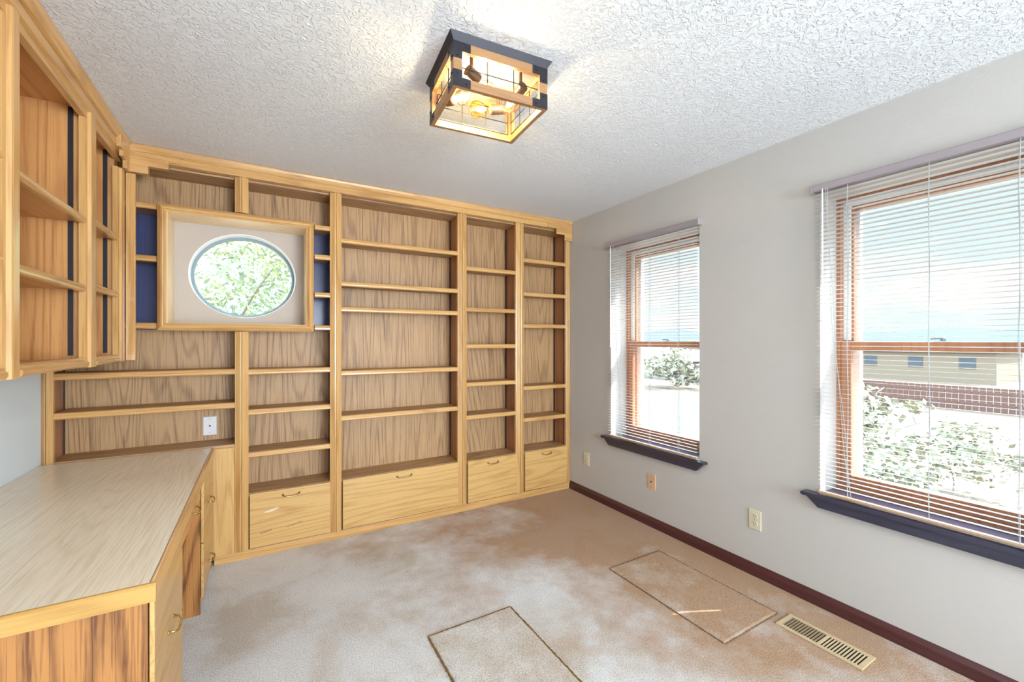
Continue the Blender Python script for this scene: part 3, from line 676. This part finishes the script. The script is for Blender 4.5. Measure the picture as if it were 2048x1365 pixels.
for sx in (-1, 1):
    for sy in (-1, 1):
        for (za, dz) in ((zb, 1), (zt - 0.0005, -1)):
            b = B(); e_ = 0.0015
            x1_, y1_ = sx * (hx + e_), sy * (hy + e_)
            # plates on the Y face and on the X face, L-shaped each
            b.box(x1_, sx * (hx - ar), y1_, sy * hy, za, za + dz * bw); b.box(x1_, sx * (hx - bw), y1_, sy * hy, za + dz * bw, za + dz * ar * 0.92)
            b.box(x1_, sx * hx, sy * hy, sy * (hy - ar), za, za + dz * bw); b.box(x1_, sx * hx, sy * hy, sy * (hy - bw), za + dz * bw, za + dz * ar * 0.92)
            for (rx_, rz_) in ((0.048, 0.5), (0.015, 1.6)):
                zz = za + dz * bw * rz_ * 0.95
                b.tube([(sx * (hx - rx_), y1_, zz), (sx * (hx - rx_), y1_ + sy * 0.003, zz)], 0.0035, 8)
                b.tube([(x1_, sy * (hy - rx_), zz), (x1_ + sx * 0.003, sy * (hy - rx_), zz)], 0.0035, 8)
            LB(b, 'corner_bracket', M_metal, lt)
zi0, zi1 = zb + bw - 0.004, zt - bw + 0.004; zm = (zb + zt) / 2
for (ax, pos) in (('y', -hy + th + 0.001), ('y', hy - th - 0.001), ('x', -hx + th + 0.001), ('x', hx - th - 0.001)):
    b = B(); h_ = (hx if ax == 'y' else hy) - bw + 0.004
    def PP(u, z): return (u, pos, z) if ax == 'y' else (pos, u, z)
    for u in (-h_, -h_ / 3, h_ / 3, h_): b.tube([PP(u, zi0), PP(u, zi1)], 0.0018, 6)
    for z in (zi0, zm, zi1): b.tube([PP(-h_, z), PP(h_, z)], 0.0018, 6)
    LB(b, 'wire_grid', M_wire, lt)
# sockets and bulbs (pinwheel); coordinates local to the fixture
def lathe(profile, org, d, n=20):
    d = Vector(d).normalized(); u = d.cross(Vector((0, 0, 1))); u.normalize(); w = d.cross(u); b = B(); vs_ = []
    for (s_, r) in profile:
        for k in range(n): vs_.append(Vector(org) + d * s_ + (u * math.cos(2 * math.pi * k / n) + w * math.sin(2 * math.pi * k / n)) * r)
    fs = []
    for i in range(len(profile) - 1):
        for k in range(n):
            a = i * n + k; c = i * n + (k + 1) % n; fs.append((a, c, c + n, a + n))
    fs += [tuple(range(n))[::-1], tuple(range((len(profile) - 1) * n, len(profile) * n))]
    return b.add(vs_, fs)
SOCK = [((-0.105, -0.112), (0.90, 0.42, -0.20), M_bulb), ((0.105, -0.098), (-0.15, 0.95, -0.25), M_bulb),
        ((0.082, 0.070), (-0.98, 0.10, -0.18), M_bulba), ((-0.125, 0.095), (0.30, -0.90, -0.25), M_bulb)]
for i, ((sx_, sy_), dd, gm) in enumerate(SOCK):
    d = Vector(dd).normalized(); zc = 2.345
    b = B().tube([(sx_, sy_, zt - 0.003), (sx_, sy_, zc)], 0.007, 10)
    sk = LB(b, 'lamp_socket', M_sock, lt, smooth=False)
    b = lathe([(-0.022, 0.014), (-0.020, 0.0205), (0.034, 0.0215), (0.038, 0.017)], (sx_, sy_, zc), d)
    LB(b, 'socket_cup', M_sock, sk)
    org = Vector((sx_, sy_, zc)) + d * 0.036
    pr = [(0.0, 0.011), (0.012, 0.013), (0.024, 0.019), (0.036, 0.0265), (0.048, 0.0300), (0.060, 0.0295), (0.070, 0.0250), (0.077, 0.017), (0.081, 0.006)] if gm is not M_bulba else \
         [(0.0, 0.012), (0.014, 0.014), (0.030, 0.024), (0.045, 0.032), (0.060, 0.0355), (0.073, 0.033), (0.083, 0.025), (0.090, 0.012), (0.092, 0.004)]
    bu = LB(lathe(pr, org, d), 'bulb', gm, lt, smooth=True)
    b = B(); side = d.cross(Vector((0, 0, 1))).normalized(); upv = side.cross(d)
    for k in range(6):
        a = math.pi * 2 * k / 6; r0, r1 = 0.005, 0.012
        o_ = side * math.cos(a) + upv * math.sin(a)
        b.tube([org + d * 0.020 + o_ * r0, org + d * 0.040 + o_ * r1, org + d * 0.062 + o_ * r0], 0.0016, 5)
    LB(b, 'filament', M_fil, bu)
    pl_ = bpy.data.lights.new('bulb_light', 'POINT'); pl_.energy = 2.0; pl_.color = (1.0, 0.83, 0.50); pl_.shadow_soft_size = 0.012
    po_ = bpy.data.objects.new('bulb_light', pl_); COL.objects.link(po_); po_.location = (LR @ (org + d * 0.042)) - LC - Vector((0, 0, 2.44)); po_.parent = lt

# ------------------------------------------------------------------ outside
GZ = -3.0
M_ground = plain('pale dry ground', (92, 76, 58), 0.9, noise=0.22, nscale=0.12)
struct(box('ground', M_ground, None, -250, 600, -300, 600, GZ - 0.5, GZ), 'pale dry ground outside')
M_lawn = plain('dry lawn', (61, 68, 48), 0.9, noise=0.15, nscale=0.6)
struct(box('lawn', M_lawn, None, 14, 30, 8.5, 24, GZ, GZ + 0.03), 'patch of pale lawn seen through the far window')
M_conc = plain('pinkish driveway', (84, 66, 58), 0.85, noise=0.06, nscale=0.8)
struct(box('driveway', M_conc, None, 4.5, 13.5, 3.5, 16, GZ, GZ + 0.04), 'pinkish paved driveway below the far window')
M_hill = plain('hazy hills', (126, 132, 134), 0.95, noise=0.08, nscale=0.02)
b = B(); N = 60; pts = []
for k in range(N + 1):
    a = math.radians(-20 + 115 * k / N); r = 420
    pts.append((r * math.cos(a), r * math.sin(a), 6 + 7 * abs(math.sin(k * 0.33)) + 3 * math.sin(k * 1.1)))
vs_ = [(p[0], p[1], GZ) for p in pts] + [(p[0], p[1], GZ + 3 + p[2]) for p in pts] + [(p[0] * 1.25, p[1] * 1.25, GZ) for p in pts]
fs = []
for k in range(N): fs += [(k, k + 1, N + 2 + k, N + 1 + k), (N + 1 + k, N + 2 + k, 2 * N + 3 + k, 2 * N + 2 + k)]
struct(b.add(vs_, fs).build('hills', M_hill), 'hazy blue hills on the horizon')
M_hw = plain('beige house wall', (116, 102, 84), 0.8, noise=0.05); M_hw2 = plain('white house wall', (124, 124, 124), 0.8, noise=0.04)
M_roof = plain('grey roof', (62, 56, 54), 0.85, noise=0.15); M_roofw = plain('pale roof', (161, 163, 163), 0.8, noise=0.04)
M_hwin = plain('dark house glass', (66, 70, 74), 0.7, noise=0.05)
def house(x, y, w, d, h, rh, wall, roof, label):
    t_ = thing('house', label, 'house', (x, y, GZ))
    box('wall', wall, t_, x, x + d, y - w / 2, y + w / 2, GZ, GZ + h)
    B().prism([(x - 0.5, GZ + h), (x + d + 0.5, GZ + h), (x + d / 2, GZ + h + rh)], 'Y', y - w / 2 - 0.5, y + w / 2 + 0.5).build('roof', roof, t_)
    n_ = max(2, int(w / 4))
    for k in range(n_):
        yy = y - w / 2 + (k + 0.5) * w / n_
        box('window', M_hwin, t_, x - 0.05, x, yy - 0.6, yy + 0.6, GZ + h * 0.45, GZ + h * 0.8)
house(62, 20, 16, 10, 3.4, 0.9, M_hw, M_roof, 'beige house with a row of windows seen through the near window')
house(78, 2, 18, 10, 3.2, 1.0, M_hw2, M_roof, 'white house farther right seen through the near window')
house(40, 30, 13, 9, 2.2, 1.1, M_hw2, M_roofw, 'white low house with a pale roof seen through the far window')
house(90, 62, 18, 10, 3.6, 0.8, M_hw, M_roof, 'distant beige house seen through the far window')
M_fence = plain('reddish fence', (92, 64, 54), 0.85, noise=0.1)
fb = B()
for k in range(90): fb.box(38, 38.08, -6 + k * 0.30, -6 + k * 0.30 + 0.27, GZ, GZ + 1.5)
fb.box(38.08, 38.16, -6, 21, GZ + 0.4, GZ + 0.5); fb.box(38.08, 38.16, -6, 21, GZ + 1.1, GZ + 1.2)
tag(fb.build('board_fence', M_fence), 'long reddish board fence in front of the beige house', 'fence')
def leafmat(name, c1, c2):
    t = NT(name); t.b.inputs['Roughness'].default_value = 0.6
    co = t.n('ShaderNodeTexCoord').outputs['Object']
    nz = t.n('ShaderNodeTexNoise', {'Vector': co, 'Scale': 3.0, 'Detail': 3.0}).outputs['Fac']
    t.l(t.ramp(nz, [(0.35, lin(c1)), (0.65, lin(c2))]), t.b.inputs['Base Color']); return t.m
M_leaf = leafmat('pale tree leaves', (134, 154, 134), (184, 194, 140)); M_bush = leafmat('dusty shrub leaves', (116, 118, 98), (150, 146, 122)); M_bark = plain('bark', (150, 142, 134), 0.9, noise=0.3)
def crown(c, rad, n_, size, seed):
    r = random.Random(seed); b = B()
    clumps = [(Vector(c) + Vector((r.gauss(0, .5) * rad[0], r.gauss(0, .5) * rad[1], r.gauss(0, .42) * rad[2])), r.uniform(.16, .34)) for _ in range(26)]
    for _ in range(n_):
        cc, cr2 = r.choice(clumps)
        p = cc + Vector((r.gauss(0, 1) * rad[0], r.gauss(0, 1) * rad[1], r.gauss(0, 1) * rad[2])) * cr2 * 0.75
        a = Vector((r.uniform(-1, 1), r.uniform(-1, 1), r.uniform(-1, 1))).normalized(); q = a.cross(Vector((r.uniform(-1, 1), r.uniform(-1, 1), r.uniform(-1, 1)))).normalized()
        s_ = size * r.uniform(.6, 1.4)
        b.add([p - a * s_, p + q * s_ * .45, p + a * s_, p - q * s_ * .45], [(0, 1, 2, 3)])
    return b
def tree(x, y, h, rad, n_, size, seed, mat, label, cat='tree', nm='tree'):
    t_ = thing(nm, label, cat, (x, y, GZ))
    crown((x, y, GZ + h), rad, n_, size, seed).build('foliage', mat, t_)
    b = B(); r = random.Random(seed + 5)
    b.tube([(x, y, GZ), (x + .05, y, GZ + h * .4), (x - .05, y + .05, GZ + h * .75), (x, y, GZ + h)], [.10 * h / 6, .08 * h / 6, .045 * h / 6, .015 * h / 6], 8)
    for k in range(9):
        a = r.uniform(0, 6.28); z0 = GZ + h * r.uniform(.45, .85)
        b.tube([(x, y, z0), (x + math.cos(a) * rad[0] * .5, y + math.sin(a) * rad[1] * .5, z0 + rad[2] * .35), (x + math.cos(a) * rad[0] * .9, y + math.sin(a) * rad[1] * .9, z0 + rad[2] * .55)], [.025 * h / 6, .016 * h / 6, .008 * h / 6], 6)
    b.build('trunk', M_bark, t_)
tree(-0.4, 8.6, 5.4, (2.6, 1.6, 1.7), 15000, 0.055, 11, M_leaf, 'leafy pale green tree seen through the oval window')
for k, (x, y, h, rr, lab) in enumerate([(9.5, 3.0, 0.9, 0.8, 'dusty shrub lowest in the near window'), (12.6, 4.2, 1.1, 1.0, 'spreading dusty shrub behind the lowest one in the near window'),
        (16.5, 4.0, 1.2, 1.2, 'rounded shrub below the fence in the near window'), (21, 8.2, 1.5, 1.7, 'large shrub just below the fence at the left of the near window'), (34, 27, 1.8, 2.6, 'green tree clump beside the white low house')]):
    tree(x, y, h, (rr, rr, rr * .6), 1500, 0.10 * rr, 30 + k, M_bush, lab, 'shrub' if k < 4 else 'tree', 'shrub' if k < 4 else 'tree')
